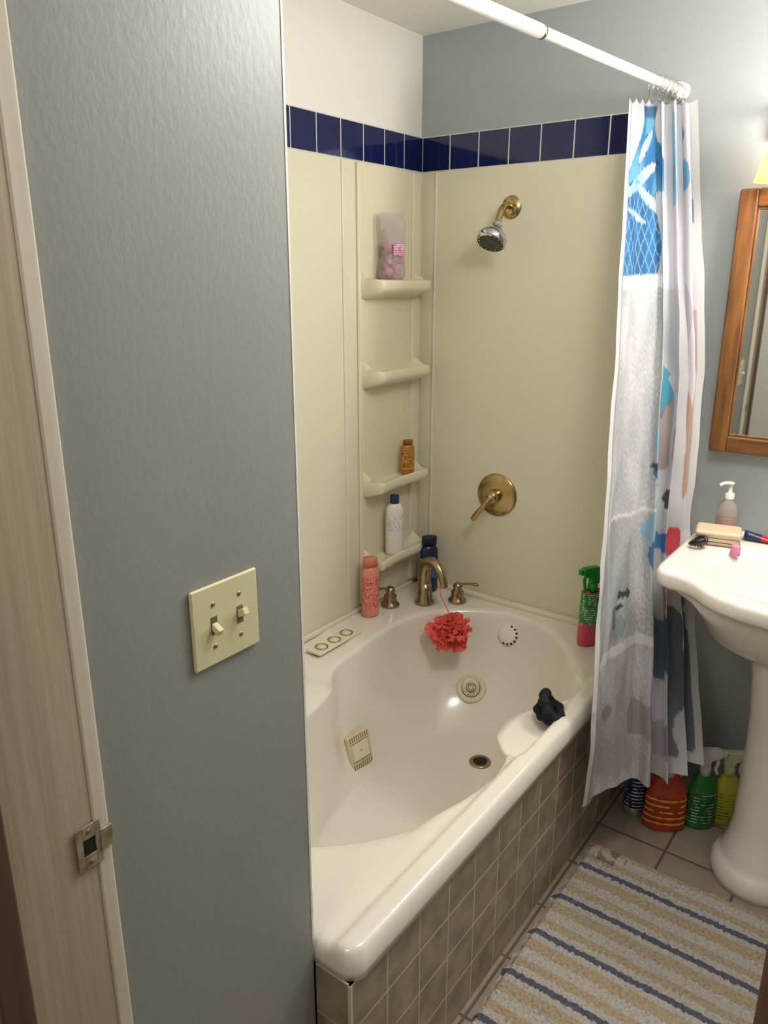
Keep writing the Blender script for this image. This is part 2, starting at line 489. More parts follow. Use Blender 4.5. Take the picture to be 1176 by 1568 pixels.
loc, nor = cast((-.715,-.5,.165), (0,1,0))
gr = empty('suction_grille'); gr.parent = tub; gr.location = loc
xa = Vector((1,0,0)); nn = (nor-xa*nor.dot(xa)); nn = (nn.normalized()+Vector((0,-1,.0))*.8+Vector((-.25,0,0))).normalized()
za = nn; xa = (xa-za*xa.dot(za)).normalized(); ya = za.cross(xa)
gr.rotation_mode='QUATERNION'; gr.rotation_quaternion = Matrix((xa,ya,za)).transposed().to_quaternion()
M_gril = mat('grille_beige', '#d3c3a0', .35)
M_gdk = mat('grille_slot', '#7a6c50', .6)
box('cover', -.048, .048, -.058, .058, -.014, .024, M_gril, gr, .008)
for i in range(9):
    xx = -.036+i*.009
    box('slot_%d'%i, xx-.0016, xx+.0016, .036, .054, .012, .0245, M_gdk, gr)
    box('slotb_%d'%i, xx-.0016, xx+.0016, -.054, -.036, .012, .0245, M_gdk, gr)
box('inset', -.034, .034, -.028, .028, .0235, .0255, M_shelf, gr, .002)
for q in (-1,1):
    box('inset_groove', -.038, .038, q*.0305-.001, q*.0305+.001, .0233, .0246, M_nick, gr)
sphere('screw', (0,0,.0255), .003, M_nick, gr, sub=2)
cp = empty('whirlpool_control', (-.63,-.105,.458)); cp.parent = tub
box('plate', -.105, .105, -.030, .030, -.001, .008, M_shelf, cp, .004)
for i in (-1,0,1):
    torus('ring', (i*.063,0,.009), .020, .0022, M_nick, cp)
    lathe('button', [(0,.013),(.012,.0125),(.016,.010),(.017,.007)], M_biege, cp, (i*.063,0,0), cap=False)

# ---------------------------------------------------------------- roman tub faucet
tf = empty('tub_faucet')
D = .458
def handle(name, c, ang):
    e = empty(name, (c[0],c[1],D)); e.parent = tf; e.rotation_euler = (0,0,ang)
    lathe('base', [(.034,0),(.034,.006),(.026,.012),(.022,.030),(.024,.038),(.015,.048),(.018,.060),(.010,.072)], M_nick, e)
    tube('lever', [(0,0,.060),(.02,0,.070),(.045,0,.076),(.070,0,.078),(.078,0,.072)], [.009,.007,.0075,.010,.005], M_nick, e, flat=.6)
handle('handle_left', (-.282,-.078), radians(170))
handle('handle_right', (-.105,-.255), radians(-80))
sp = empty('spout', (-.188,-.165,D)); sp.parent = tf; sp.rotation_euler = (0,0,radians(225+30))
lathe('base', [(.036,0),(.036,.008),(.029,.016),(.026,.05),(.024,.08)], M_nick, sp)
tube('neck', [(0,0,.07),(-.004,0,.11),(.008,0,.150),(.035,0,.168),(.067,0,.158),(.092,0,.128),(.104,0,.092)], [.024,.023,.022,.020,.017,.014,.0135], M_nick, sp)
tube('lift', [(-.012,0,.13),(-.022,0,.165)], [.004,.005], M_nick, sp)

# ---------------------------------------------------------------- shower valve, head
sv = empty('shower_valve', (-PT,-.349,.858))
FX = (0,-pi/2,0)
lathe('escutcheon', [(0,.014),(.03,.014),(.055,.010),(.072,.007),(.078,.002),(.078,0)], M_brass, sv, rot=FX, cap=False, segs=64)
lathe('hub', [(.026,.01),(.024,.03),(.022,.045),(.014,.052),(0,.053)], M_brass, sv, rot=FX, cap=False)
tube('lever', [(-.045,0,0),(-.058,.014,-.022),(-.068,.036,-.055),(-.072,.055,-.082)], [.015,.013,.012,.014,.013], M_brass, sv, flat=.7)
sphere('button', (-.053,0,0), .010, M_chrome, sv, (.5,1,1))
shd = empty('showerhead', (-PT,-.354,1.812))
lathe('flange', [(0,.012),(.018,.012),(.030,.007),(.036,0)], M_brass, shd, rot=FX, cap=False)
tube('arm', [(0,0,0),(-.035,0,.004),(-.065,-.001,-.012),(-.088,-.004,-.042),(-.10,-.006,-.058)], .0105, M_brass, shd)
hd = empty('spray_head', (-.102,-.006,-.060)); hd.parent = shd; orient(hd, (-.55,0.0,-.83))
lathe('spray_body', [(.012,-.012),(.016,-.004),(.013,.006),(.022,.014),(.038,.030),(.046,.044),(.047,.060),(.042,.065)], M_chrome, hd, cap=False)
lathe('face', [(.042,.064),(.033,.060),(.031,.064),(.012,.065),(0,.062)], mat('head_face','#4b4740',.35), hd, cap=False)
for k in range(16):
    a = 2*pi*k/16; sphere('nozzle', (.037*cos(a), .037*sin(a), .062), .003, M_chrome, hd, sub=1)

# ---------------------------------------------------------------- curtain rod + rings
rodE = empty('shower_rod')
RZ = 2.083
A0, A1 = Vector((0,-.855,RZ)), Vector((EX,-.692,RZ))
rd = (A1-A0)
tube('rod_thin', [A0+rd*.004, A0+rd*.52], .0115, M_rod, rodE, smoothpath=False, segs=24)
tube('rod_thick', [A0+rd*.46, A0+rd*.996], .0138, M_rod, rodE, smoothpath=False, segs=24)
tube('joint', [A0+rd*.456, A0+rd*.461], .0145, M_nick, rodE, smoothpath=False, segs=24)
tube('flange_far', [A0+rd*.0005, A0+rd*.022], [.023,.020], M_rod, rodE, smoothpath=False, segs=24)
tube('flange_near', [A0+rd*.980, A0+rd*.999], [.020,.023], M_rod, rodE, smoothpath=False, segs=24)

# ---------------------------------------------------------------- shower curtain
cur = empty('shower_curtain')
rows = [(2.05,(-.165,-.768),(-.035,-.890)), (1.34,(-.365,-.860),(-.035,-.985)), (.88,(-.53,-.920),(-.085,-1.000)),
        (.53,(-.65,-.972),(-.17,-1.08)), (.24,(-.645,-.972),(-.335,-1.185))]
def lerp(a, b, t): return a+(b-a)*t
def LR(z):
    zs = [r[0] for r in rows]
    if z >= zs[0]: i, t = 0, 0
    elif z <= zs[-1]: i, t = len(zs)-2, 1
    else:
        for i in range(len(zs)-1):
            if zs[i] >= z >= zs[i+1]: t = (zs[i]-z)/(zs[i]-zs[i+1]); break
    a, b = rows[i], rows[i+1]
    return Vector((lerp(a[1][0],b[1][0],t), lerp(a[1][1],b[1][1],t))), Vector((lerp(a[2][0],b[2][0],t), lerp(a[2][1],b[2][1],t)))
def fold(s, f):
    q = min(s/.50, 1.1)
    n = .010*sin(q*pi*2+.6)*(.4+f)+.012*f*sin(q*pi*3+f*2)
    w = ss((s-.45)/.08)
    k = 3.1; ph = (s-.46)*2*pi*k/.54
    big = (.022+.018*f)*sin(ph+ .9*f*sin(s*9))+.005*sin(ph*2.3+1)
    return n*(1-w)+big*w, .010*sin(2*ph)*w
NS, NZ = 360, 260
def mixc(a, b, t):
    t = max(0, min(1, t)); return tuple(a[i]*(1-t)+b[i]*t for i in range(3))
BL, DB, LB, TL = (.015,.14,.34), (.01,.035,.11), (.20,.40,.55), (.03,.25,.36)
OR, BR, RD, BK = (.42,.21,.11), (.20,.11,.07), (.55,.02,.03), (.03,.03,.04)
def ccol(s, z):
    nz = noise.noise(Vector((s*9, z*7, 1.3))); n2 = noise.noise(Vector((s*150, z*150, 4)))
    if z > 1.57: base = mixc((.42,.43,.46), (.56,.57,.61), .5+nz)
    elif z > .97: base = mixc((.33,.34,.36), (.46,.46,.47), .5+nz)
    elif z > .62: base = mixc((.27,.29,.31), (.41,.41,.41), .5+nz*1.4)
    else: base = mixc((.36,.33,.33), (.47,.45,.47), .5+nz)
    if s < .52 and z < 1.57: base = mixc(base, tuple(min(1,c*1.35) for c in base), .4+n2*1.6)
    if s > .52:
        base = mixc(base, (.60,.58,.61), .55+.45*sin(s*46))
    def spot(cs, cz, rs, rz, c, k=.92):
        nonlocal base
        d = ((s-cs)/rs)**2+((z-cz)/rz)**2 + noise.noise(Vector((s*22, z*18, cs*7)))*.9
        if d < 1: base = mixc(base, c, k)
    if 1.60 < z < 2.035 and s < .62:
        v = (z-1.60)/.435
        if v < .50: ins = s < .47+.02*sin(v*9)
        else:
            c0 = .30+.12*(v-.5); hw = .18+.10*sin((v-.5)*9+1.0)
            ins = abs(s-c0) < hw
        if ins:
            a1 = (s*26+z*34); a2 = (s*26-z*34)
            net = min(abs(sin(a1*1.6)), abs(sin(a2*1.6)))
            base = mixc(BL, (.01,.08,.22), .5+nz*1.5)
            base = mixc(LB, base, ss(net/.28)) if v < .5 else mixc(base, (.10,.30,.46), .5+nz*2)
            for (cs, cz, ang, ln, wd) in ((.22,1.845,.5,.17,.030),(.36,1.80,-.6,.13,.026),(.30,1.93,.9,.10,.024),(.20,1.755,-.3,.10,.016)):
                dx, dz = (s-cs)*.35, z-cz
                u = dx*cos(ang)+dz*sin(ang); w_ = -dx*sin(ang)+dz*cos(ang)
                q = (u/ln)**2+(w_/wd)**2
                if q < .35: base = mixc((.46,.52,.58), (.18,.40,.56), .4+nz)
                if .30 < q < .35: base = DB
            if v > .93: base = mixc(base, DB, .7)
    spot(.92,1.96,.05,.05,BL); spot(.94,1.79,.06,.05,(.03,.18,.42)); spot(.88,1.86,.03,.04,(.08,.3,.52)); spot(.70,1.90,.025,.12,LB)
    spot(.58,1.45,.04,.15,(.24,.45,.56)); spot(.60,1.29,.05,.08,TL); spot(.56,1.16,.05,.06,LB); spot(.57,1.085,.06,.024,BL)
    spot(.66,1.16,.04,.10,BR,.6); spot(.70,1.00,.05,.025,BK); spot(.55,1.10,.06,.010,BK); spot(.58,1.05,.05,.007,BK)
    spot(.76,1.38,.016,.24,OR); spot(.86,1.13,.035,.16,(.46,.27,.18)); spot(.97,1.28,.035,.3,(.42,.33,.30)); spot(.90,1.50,.05,.10,(.42,.40,.46))
    spot(.55,.98,.05,.035,LB); spot(.82,.86,.03,.045,RD); spot(.88,.75,.05,.06,BR); spot(.92,.66,.06,.08,(.14,.10,.20)); spot(.72,.74,.03,.07,(.36,.20,.15))
    spot(.34,.765,.06,.014,BK); spot(.32,.752,.05,.010,(.45,.45,.45)); spot(.30,.740,.045,.009,BK)
    spot(.57,.86,.05,.09,(.03,.12,.28)); spot(.52,.93,.05,.03,(.22,.40,.52)); spot(.70,.88,.08,.024,BL)
    spot(.66,.60,.07,.09,(.06,.10,.16)); spot(.80,.52,.04,.18,(.10,.12,.15))
    spot(.28,.69,.10,.028,(.20,.28,.33),.7); spot(.24,.71,.025,.035,(.14,.12,.12)); spot(.5,.42,.08,.05,(.26,.21,.21),.7); spot(.22,.48,.04,.02,(.26,.21,.21),.7)
    spot(.95,.48,.05,.22,(.10,.12,.17)); spot(.62,.36,.10,.05,(.30,.27,.30)); spot(.3,.34,.2,.05,(.38,.33,.35),.6)
    for zc, hw in ((1.583,.016), (.975,.004), (.632,.012)):
        if abs(z-zc-.015*s) < hw and s < .62: base = (.66,.65,.64)
    if s < .035 or s > .985: base = (.62,.61,.60)
    elif s < .045: base = (.30,.30,.31)
    return base
vs, fs, cols = [], [], []
for j in range(NZ+1):
    f = j/NZ
    for i in range(NS+1):
        s = i/NS
        zt = 2.052-.014*abs(sin((s)*pi*9))
        hem = .243+.008*sin(s*7)+.030*ss(s*1.6)
        z = lerp(zt, hem, f)
        L_, R_ = LR(z); d = (R_-L_); ln = d.length; t = d/ln; nrm = Vector((-t.y, t.x))*-1
        if nrm.x > 0: nrm = -nrm
        no, to = fold(s, f)
        wr = (noise.noise(Vector((s*6, z*3.5, 2)))*.010+noise.noise(Vector((s*14, z*9, 5)))*.005)*ss(f*3)
        p = L_+d*s+t*to+nrm*(no+wr)
        p.x = min(p.x, -.016)
        if z < .60: p.y = min(p.y, -.955)
        if .78 < z < 1.0: p.y = max(p.y, -1.038)
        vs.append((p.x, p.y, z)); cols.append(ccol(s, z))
for j in range(NZ):
    for i in range(NS):
        a = j*(NS+1)+i; fs.append((a, a+1, a+NS+2, a+NS+1))
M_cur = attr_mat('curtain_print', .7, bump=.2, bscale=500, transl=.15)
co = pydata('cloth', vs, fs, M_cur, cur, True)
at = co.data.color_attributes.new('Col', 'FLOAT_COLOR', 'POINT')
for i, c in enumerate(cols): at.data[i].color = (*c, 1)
for i in range(11):
    t = .018+i*.0085+random.uniform(-.002,.002)
    p = A0+rd*t
    torus('hook_%d' % i, (p.x, p.y, RZ-.014), .027, .0014, M_chrome, cur, n=28, k=6, axis=(1, -.1+random.uniform(-.35,.35), random.uniform(-.15,.15)))

# ---------------------------------------------------------------- light switch
sw = empty('light_switch', (-1.732, GY, 1.160))
box('plate', -.058, .058, -.0065, -.0003, -.057, .057, M_almond, sw, .003)
for sx_, up in ((-.023, -1), (.023, 1)):
    box('slot', sx_-.0055, sx_+.0055, -.0072, -.006, -.0125, .0125, mat('slot_shadow','#6a6142',.6), sw, .0003)
    t = box('toggle', -.0045, .0045, -.016, 0, -.005, .005, M_almond, sw, .0015)
    t.location = (sx_, -.005, 0); t.rotation_euler = (radians(-28*up), 0, 0)
    for zz in (-.030, .030):
        lathe('screw', [(0,.0016),(.0025,.0014),(.0034,.0006),(.0036,0)], M_steel, sw, (sx_,-.0065,zz), segs=16, rot=(pi/2,0,0), cap=False)

# ---------------------------------------------------------------- mirror cabinet
mz0, mz1 = 1.118, 1.822; W = .52
mr = empty('framed_mirror', (-.006, -1.046-W, 0)); mr.rotation_euler = (0, 0, radians(1.8))
FW, FD = .047, .028
box('stile_left', -FD, 0, W-FW, W, mz0, mz1, M_oak, mr, .006)
box('stile_right', -FD, 0, 0, FW, mz0, mz1, M_oak, mr, .006)
box('rail_bottom', -FD+.001, 0, FW-.002, W-FW+.002, mz0, mz0+FW, M_oakh, mr, .006)
box('rail_top', -FD+.001, 0, FW-.002, W-FW+.002, mz1-FW, mz1, M_oakh, mr, .006)
box('glass', -.014, -.006, FW-.004, W-FW+.004, mz0+FW-.004, mz1-FW+.004, M_mirror, mr)
for nm, a in (('bead_l',(W-FW-.006, W-FW, mz0+FW, mz1-FW)), ('bead_b',(FW, W-FW, mz0+FW, mz0+FW+.006)), ('bead_t',(FW, W-FW, mz1-FW-.006, mz1-FW))):
    box(nm, -.020, -.012, a[0], a[1], a[2], a[3], M_oak, mr, .002)

# ---------------------------------------------------------------- vanity light
vl = empty('vanity_light', (0, -1.325, 1.872))
box('backplate', -.03, -.001, -.22, .22, .06, .14, M_brass, vl, .008)
M_shade = mat('lamp_glass', '#ffdca0', .4, emis='#ffb848', estr=3)
for yy in (-.18, 0, .18):
    tube('arm', [(-.02,yy,.1),(-.07,yy,.11),(-.11,yy,.09),(-.12,yy,.05)], .008, M_brass, vl)
    lathe('shade', [(.018,.05),(.030,.03),(.040,0),(.052,-.045),(.050,-.045),(.038,0),(.028,.028),(.015,.046)], M_shade, vl, (-.12,yy,0), cap=False)
    sphere('bulb', (-.12,yy,-.012), .022, mat('bulb','#fff0d0',.4,emis='#ffdda8',estr=12), vl, (1,1,1.3), 2)

# ---------------------------------------------------------------- pedestal sink
sk = empty('pedestal_sink')
SX, SY = -.31, -1.378; ZT = .885
half = [(-.008,.322),(-.012,.328),(-.2,.330),(-.42,.330),(-.452,.325),(-.476,.310),(-.487,.288),(-.491,.262),(-.499,.238),(-.518,.212),(-.548,.182),(-.573,.145),(-.592,.09),(-.60,.03)]
outl = [(x, SY+d) for x, d in half] + [(x, SY-d) for x, d in reversed(half)]
angS = [2*pi*i/240 for i in range(240)]
angS = sorted(angS+[atan2(p[1]-SY, p[0]-SX)%(2*pi) for p in (outl[1],outl[-2])])
def so(k, z, add=0, zf=None):
    R = []
    for a in angS:
        r = ray_poly(outl, a, SX, SY)*k+add
        x, y = SX+r*cos(a), SY+r*sin(a)
        R.append(Vector((min(x,-.004), y, z+(zf(x,y) if zf else 0))))
    return R
def se(A, B, z, cx=-.345, cy=SY, e=2.0):
    R = []
    for a in angS:
        c, s = cos(a), sin(a); r = 1/((abs(c)/A)**e+(abs(s)/B)**e)**(1/e)
        R.append(Vector((cx+r*c, cy+r*s, z)))
    return R
rr = [se(.07,.08,.665,-.32), se(.11,.14,.675,-.33), se(.165,.20,.715,-.34), se(.20,.235,.77,-.335), se(.235,.255,.815,-.335,e=2.4), so(.93,.840), so(.985,.844), so(1,.852), so(1,.874),
      so(.985,.883), so(.96,ZT), se(.195,.225,ZT,e=2.2), se(.185,.215,ZT-.004,e=2.2), se(.178,.208,ZT-.018), se(.165,.19,ZT-.06), se(.13,.15,ZT-.105), se(.07,.08,ZT-.13), se(.02,.02,ZT-.135)]
vs = [v for r in rr for v in r]; n = len(angS); fs = []
for k in range(len(rr)-1):
    for i in range(n):
        j = (i+1)%n; fs.append((k*n+i, k*n+j, (k+1)*n+j, (k+1)*n+i))
fs.append(tuple(range(n))[::-1]); fs.append(tuple(range((len(rr)-1)*n, len(rr)*n)))
pydata('basin', vs, fs, M_porc, sk, True)
lathe('pedestal', [(.122,0),(.124,.02),(.122,.045),(.112,.062),(.104,.070),(.102,.085),(.089,.12),(.082,.18),(.079,.35),(.082,.5),(.092,.62),(.10,.69)], M_porc, sk, (-.325,-1.383,0), sx=1.08, sy=1, segs=56)
lathe('sink_drain', [(0,.002),(.02,.003),(.022,0)], M_chrome, sk, (-.345,SY,ZT-.134), cap=False)
tube('tap_spout', [(-.07,SY,ZT),(-.07,SY,ZT+.07),(-.10,SY,ZT+.10),(-.16,SY,ZT+.07)], [.018,.014,.012,.011], M_chrome, sk)
for s_ in (-1,1):
    lathe('tap_handle', [(.022,0),(.02,.02),(.012,.03),(.022,.045),(.018,.06),(0,.062)], M_chrome, sk, (-.07,SY+s_*.09,ZT), cap=False)

# ---------------------------------------------------------------- bath mat
def rug():
    x0, x1, y0, y1 = -1.30, -.485, -1.66, -.962
    nx, ny = 560, 480; vs, fs, cols = [], [], []
    lt, tan, nv = (.47,.44,.40), (.42,.33,.225), (.10,.105,.14)
    for i in range(nx+1):
        for j in range(ny+1):
            x = x0+(x1-x0)*i/nx; y = y0+(y1-y0)*j/ny
            v = noise.noise(Vector((x*130, y*130, 0)))*.6+noise.noise(Vector((x*260, y*260, 3)))*.4
            edge = min((x-x0),(x1-x),(y-y0),(y1-y)); e = ss(edge/.02)
            w = noise.noise(Vector((x*4, y*4, 7)))*.004
            z = .002+e*(.017+v*.007+abs(w))
            ex = (1-e)*noise.noise(Vector((x*40,y*40,5)))*.012
            vs.append((x+ex, y+ex, max(z,.001)))
            q = (-(x+.602)+noise.noise(Vector((x*90, y*90, 11)))*.004) / .145
            q -= math.floor(q); m_ = q
            if m_ < .06 or m_ > .94: c = nv
            elif .18 < m_ < .42 or .64 < m_ < .80: c = tan
            else: c = lt
            if x > -.50: c = lt
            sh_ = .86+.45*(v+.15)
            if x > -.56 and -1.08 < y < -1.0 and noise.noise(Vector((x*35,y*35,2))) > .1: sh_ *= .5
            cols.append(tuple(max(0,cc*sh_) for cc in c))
    for i in range(nx):
        for j in range(ny):
            a = i*(ny+1)+j; fs.append((a, a+ny+1, a+ny+2, a+1))
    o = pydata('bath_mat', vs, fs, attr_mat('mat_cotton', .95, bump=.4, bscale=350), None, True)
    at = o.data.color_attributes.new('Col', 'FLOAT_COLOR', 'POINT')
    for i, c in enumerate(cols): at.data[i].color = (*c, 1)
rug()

# ---------------------------------------------------------------- bottles & small things
def bottle(name, loc, h, w, d, body, cap_c, label=None, caph=.18, lab=(.25,.8), shoulder=.1, neck=.35, capw=.5, rz=0, trans=0):
    e = empty(name, loc, rz)
    mb = mat(name+'_body', body, .3, trans=trans); mc = mat(name+'_cap', cap_c, .35)
    ml = label or mb
    H = h*(1-caph); r = w/2
    def z(t): return H*t
    prof = [(r*.0,.0),(r*.85,0),(r*.97,.004),(r,.012),(r,z(lab[0])),(r*1.005,z(lab[0])+.0005),(r*1.005,z(lab[1])),(r,z(lab[1])+.0005),(r*.98,z(1-shoulder)),(r*.85,z(1-shoulder*.55)),(r*.6,z(1-shoulder*.15)),(r*neck,z(1)),(0,z(1))]
    lathe('body', prof, [mb, ml], e, sy=d/w, midx=[0,0,0,0,0,1,0,0,0,0,0,0], cap=False)
    cw = r*capw
    lathe('cap', [(0,H-.001),(cw,H-.001),(cw,h-.004),(cw*.94,h),(0,h)], mc, e, sy=max(d/w, .8) if capw < .7 else d/w, cap=False)
    return e
A45 = radians(-35)
bottle('bodywash_bottle', (-.150,-.058,SZ[2]-.008), .125, .050, .03, '#b0702a', '#8a5416', label_mat('lab_o','#8c3a20','#e8c860'), .12, (.2,.75), .12, capw=.75, rz=A45)
bottle('lotion_bottle', (-.232,-.060,SZ[3]-.008), .22, .066, .04, '#e4e0d4', '#23346b', label_mat('lab_w','#e6e4dc','#27437c',90,.62), .13, (.45,.78), .12, neck=.4, capw=.5, rz=A45)
bottle('shampoo_bottle', (-.395,-.075,.458), .218, .062, .04, '#e08a74', '#dc7f6a', label_mat('lab_c','#cf5a50','#f0d8cc',70,.6), .14, (.15,.8), .1, capw=.85, rz=A45)
bottle('conditioner_bottle', (-.085,-.115,.458), .218, .070, .045, '#1d2a4c', '#16203a', label_mat('lab_n','#23386a','#8aa2c8'), .14, (.3,.7), .12, capw=.85, rz=A45)

def spray(name, loc, h, w, d, body, head, label=None, rz=0, lab=(.25,.75), trans=0, trig=None):
    e = empty(name, loc, rz); r = w/2; H = h*.72
    mb = mat(name+'_body', body, .25, trans=trans); mh = mat(name+'_head', head, .35); mt = mat(name+'_trigger', trig or head, .35)
    prof = [(0,0),(r*.85,0),(r,.008),(r*1.0,H*lab[0]),(r*1.003,H*lab[0]+.0005),(r*.94,H*lab[1]),(r*.92,H*lab[1]+.001),(r*.7,H*.88),(r*.38,H*.96),(r*.36,H)]
    lathe('body', prof, [mb, label or mb], e, sy=d/w, midx=[0,0,0,0,1,0,0,0,0], cap=False)
    lathe('collar', [(.0,H-.012),(.016,H-.012),(.016,H+.012),(.012,H+.018),(0,H+.018)], mh, e, cap=False)
    hh = h-H-.018; z0 = H+.016
    pr = [(-.022,z0+hh*.45),(-.018,z0),(.010,z0),(.014,z0+hh*.35),(.040,z0+hh*.55),(.044,z0+hh*.60),(.044,z0+hh*.92),(.034,z0+hh),(-.016,z0+hh*.98),(-.028,z0+hh*.75)]
    vs = [(x,-.011,z) for x,z in pr]+[(x,.011,z) for x,z in pr]; n = len(pr)
    fs = [tuple(range(n))[::-1], tuple(range(n,2*n))]+[(i,(i+1)%n,n+(i+1)%n,n+i) for i in range(n)]
    o = pydata('sprayer', vs, fs, mh, e); b = o.modifiers.new('b','BEVEL'); b.width=.003; b.segments=3
    box('nozzle', .043,.054,-.008,.008,z0+hh*.62,z0+hh*.92, mt, e, .002)
    tube('trigger', [(.026,0,z0+hh*.55),(.034,0,z0+hh*.25),(.030,0,z0-.012),(.036,0,z0-.028)], [.005,.0055,.005,.004], mt, e)
    return e
spray('cleaner_spray', (-.145,-.775,.458), .27, .082, .05, '#cf4a68', '#1d8f3a', label_mat('lab_g','#35803f','#e8ecd8',50,.62), rz=radians(150), lab=(.40,.95))
spray('stain_remover_spray', (-.285,-1.108,0), .27, .125, .062, '#b8451f', '#d0ccc4', label_mat('lab_or','#a8331d','#e0a840',16,.55), rz=radians(-62), lab=(.12,.62))
spray('disinfectant_spray', (-.215,-1.192,0), .27, .088, .055, '#2c7a36', '#dcdad2', label_mat('lab_gr','#1c5f34','#b8c8a0',30,.6), rz=radians(-60), lab=(.12,.65))
spray('polish_spray', (-.155,-1.248,0), .25, .078, .05, '#b9b83a', '#d0d0a8', label_mat('lab_y','#b2b432','#4e6420',30,.6), rz=radians(-60), lab=(.12,.65))
ac = empty('aerosol_can', (-.27,-1.012,0))
lathe('can', [(0,0),(.031,0),(.034,.004),(.034,.03),(.034,.155),(.034,.172),(.032,.178),(.026,.186),(.024,.188)], [mat('can_metal','#c8c8cc',.25,metal=.8), label_mat('lab_can','#262a55','#d8d8e4',26,.6)], ac, midx=[0,0,0,1,0,0,0,0], cap=False)
lathe('lid', [(.027,.186),(.027,.222),(.024,.228),(0,.229)], mat('can_lid','#e4e4e8',.4), ac, cap=False)

sd = empty('soap_dispenser', (-.062,-1.125,ZT))
M_clr = mat('clear_plastic','#f2e8e0',.08, trans=.75, ior=1.3)
lathe('bottle', [(0,0),(.026,0),(.030,.004),(.030,.03),(.027,.07),(.022,.09),(.012,.102),(.012,.108)], M_clr, sd, cap=False)
lathe('liquid', [(0,.004),(.0265,.005),(.0265,.045),(0,.046)], mat('soap_liquid','#c98a5a',.2,trans=.3), sd, cap=False)
lathe('collar', [(.013,.104),(.013,.120),(.006,.122),(.005,.145),(.009,.146),(.009,.152),(0,.153)], mat('pump_white','#e6e0d4',.3), sd, cap=False)
tube('pump_nozzle', [(.0,0,.149),(-.012,.014,.150),(-.022,.026,.144)], [.006,.005,.004], mat('pump_white2','#e6e0d4',.3), sd)
dish = empty('soap_dish', (-.165,-1.130,ZT), radians(12))
M_dish = mat('dish_beige','#d2bd9c',.35)
box('base', -.042,.042,-.058,.058,.0,.026, M_dish, dish, .014, 5)
box('lid', -.044,.044,-.060,.060,.023,.043, M_dish, dish, .010, 5)
cl = empty('hair_clip', (-.240,-1.098,ZT))
for k in range(2):
    s_ = 1 if k else -1
    tube('jaw', [(0,-.020,.016+.002*s_),(s_*.012,-.013,.025),(s_*.019,0,.020),(s_*.016,.013,.013),(s_*.004,.022,.008)], [.004,.008,.009,.006,.004], M_plblk, cl)
    for q in range(4): tube('tooth', [(s_*.014,-.010+q*.008,.018),(s_*.008,-.010+q*.008,.004)], .0018, M_plblk, cl, segs=6)
torus('spring', (0,-.012,.018), .006, .002, M_steel, cl, axis=(0,1,0))
pc = empty('pink_cap', (-.245,-1.195,ZT))
lathe('shell', [(0,0),(.012,0),(.013,.002),(.0125,.024),(.011,.028),(0,.0285)], mat('pink_plastic','#d888ae',.35), pc, cap=False)
lathe('rib', [(.0133,.004),(.014,.006),(.0133,.008)], mat('pink_rib','#cc78a0',.35), pc, cap=False)
def toothpaste():
    e = empty('toothpaste_tube', (-.095,-1.185,ZT+.001), radians(-82))
    vs, fs, K, Sg = [], [], 12, 24
    for i in range(K+1):
        t = i/K; w = .013+.010*t; hgt = .013*(1-t)+.0012
        for k in range(Sg):
            a = 2*pi*k/Sg; vs.append((.13*t, w*cos(a), hgt+hgt*sin(a)))
    for i in range(K):
        for k in range(Sg):
            j=(k+1)%Sg; fs.append((i*Sg+k,i*Sg+j,(i+1)*Sg+j,(i+1)*Sg+k))
    fs.append(tuple(range(Sg))); fs.append(tuple(range(K*Sg,(K+1)*Sg)))
    mi = [0 if (i//Sg) < 4 or (i//Sg) > 9 else 1 for i in range(K*Sg)]+[0,0]
    pydata('tube', vs, fs, [mat('paste_navy','#1c2850',.3), mat('paste_red','#b02028',.3)], e, True, mi)
    lathe('cap', [(0,0),(.010,0),(.011,.016),(0,.018)], mat('paste_cap','#e8e8e8',.3), e, (0,0,.013), rot=(0,-pi/2,0), cap=False)
toothpaste()

bag = empty('cotton_ball_bag', (-.25,-.060,SZ[0]-.008), radians(-20))
vs, fs = [], []; K, Sg = 26, 40
for i in range(K+1):
    t = i/K
    for k in range(Sg):
        a = 2*pi*k/Sg
        w = .042*(.75+.25*ss(t/.1))*(1+.08*sin(t*9)); dp = .030*ss((t+.12)/.25)*(1-ss((t-.45)/.45)*.90)
        cr = 1+.18*noise.noise(Vector((cos(a)*2.5, sin(a)*2.5, t*8)))
        z = .215*t*(1-.05*(1 if t>.9 else 0)*noise.noise(Vector((cos(a)*3,0,1))))
        vs.append((w*cos(a)*cr, dp*sin(a)*cr+.006*sin(t*7)*t, z))
for i in range(K):
    for k in range(Sg):
        j=(k+1)%Sg; fs.append((i*Sg+k,i*Sg+j,(i+1)*Sg+j,(i+1)*Sg+k))
fs.append(tuple(range(Sg))[::-1])
pydata('plastic_bag', vs, fs, mat('bag_plastic','#b9b2ac',.12, alpha=.42, bump=.6, bscale=60, bdist=.004), bag, True)
M_pk = mat('pink_fluff','#dc84a2',.9)
bm = bmesh.new()
for i in range(46):
    q = (random.uniform(-.025,.025), random.uniform(-.013,.013), random.uniform(.014,.120))
    bmesh.ops.create_icosphere(bm, subdivisions=2, radius=random.uniform(.009,.0125), matrix=Matrix.Translation(q))
me = bpy.data.meshes.new('balls'); bm.to_mesh(me); bm.free(); obj('cotton_balls', me, M_pk, bag, True)
box('bag_label', -.018,.020,-.034,-.0325,.085,.120, label_mat('lab_bag','#b65f88','#f4e4e8',60), bag)

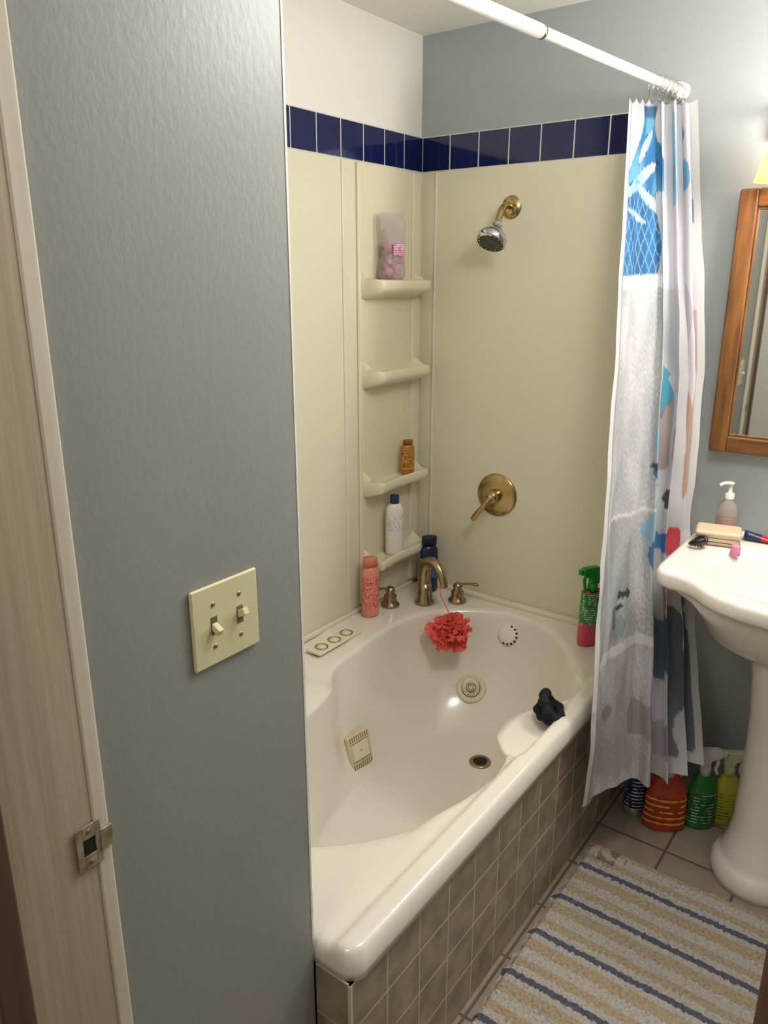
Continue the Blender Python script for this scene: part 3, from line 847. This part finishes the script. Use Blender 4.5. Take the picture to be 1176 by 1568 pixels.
lf = empty('loofah', (-.272,-.325,.418))
vs, fs = [], []
for i in range(150):
    u = random.uniform(-1,1); a = random.uniform(0,2*pi); q = math.sqrt(1-u*u)
    d = Vector((q*cos(a), q*sin(a), u)); c = d*random.uniform(.015,.064)
    ax = d.cross(Vector((random.uniform(-1,1),random.uniform(-1,1),random.uniform(-1,1)))).normalized(); ay = d
    az = ax.cross(ay)
    R = random.uniform(.016,.026); n = 30; base = len(vs); kf = random.choice((4,5,6)); ph = random.uniform(0,6)
    vs.append(c-ay*.008)
    for t_ in (.5, 1.0):
        for k in range(n):
            th = 2*pi*k/n
            vs.append(c+ax*cos(th)*R*t_+ay*sin(th)*R*t_+az*sin(th*kf+ph)*.008*t_)
    for k in range(n):
        j=(k+1)%n
        fs.append((base, base+1+k, base+1+j)); fs.append((base+1+k, base+1+n+k, base+1+n+j, base+1+j))
pydata('mesh_ruffles', vs, fs, M_coral, lf, True)
tube('cord', [(0,0,.05),(.002,.01,.08),(.018,.05,.12),(.024,.055,.150)], .002, M_coral, lf)

sc = empty('hair_scrunchie', (-.650,-.868,.470), radians(20))
def scr(name, pts, r0):
    tube(name, pts, lambda t: r0*(1+.16*sin(t*47)+.09*sin(t*91)), M_black, sc, segs=16, n=9, closed=True)
scr('loop_upright', [(-.022,-.012,.016),(-.040,-.002,.034),(-.026,.008,.056),(.004,.012,.062),(.036,.010,.050),(.046,.004,.028),(.016,-.004,.018)], .0125)
scr('loop_flat', [(-.034,-.012,.014),(-.006,-.032,.016),(.036,-.020,.020),(.052,.010,.018),(.020,.026,.012),(-.016,.014,.012)], .0125)

# ---------------------------------------------------------------- lights
def area(name, loc, rot, size, power, color, sy=None):
    l = bpy.data.lights.new(name, 'AREA'); l.energy = power; l.color = color; l.size = size
    if sy: l.shape='RECTANGLE'; l.size_y = sy
    o = bpy.data.objects.new(name, l); o.location = loc; o.rotation_euler = rot; COL.objects.link(o); return o
def point(name, loc, power, color, r=.04):
    l = bpy.data.lights.new(name, 'POINT'); l.energy = power; l.color = color; l.shadow_soft_size = r
    o = bpy.data.objects.new(name, l); o.location = loc; COL.objects.link(o); return o
point('vanity_bulb_light', (-.24,-1.36,1.88), 12, (1,.955,.90), .07)
point('vanity_bulb_light_b', (-.24,-1.54,1.88), 12, (1,.955,.90), .07)
point('ceiling_lamp_light', (-1.08,-1.32,2.12), 20, (1,.985,.97), .15)
area('hall_fill_light', (-2.7,-1.0,2.33), (0,0,0), .4, 8, (1,.92,.82))  # added fill so the enclosed hall doesn't go dark; no lamp known there
w = bpy.data.worlds.new('World'); S.world = w; w.use_nodes = True
w.node_tree.nodes['Background'].inputs[0].default_value = (.6,.65,.7,1); w.node_tree.nodes['Background'].inputs[1].default_value = .3

# ---------------------------------------------------------------- camera
cam = bpy.data.cameras.new('Camera'); co_ = bpy.data.objects.new('Camera', cam); COL.objects.link(co_)
cam.sensor_fit = 'VERTICAL'; cam.sensor_height = 36; cam.sensor_width = 27; cam.lens = 1178/1568*36; cam.clip_start = .02
co_.location = (-2.367,-1.593,1.60)
co_.rotation_euler = (radians(90-17), 0, radians(-53.5))
S.camera = co_
S.view_settings.view_transform = 'Standard'
print('done')
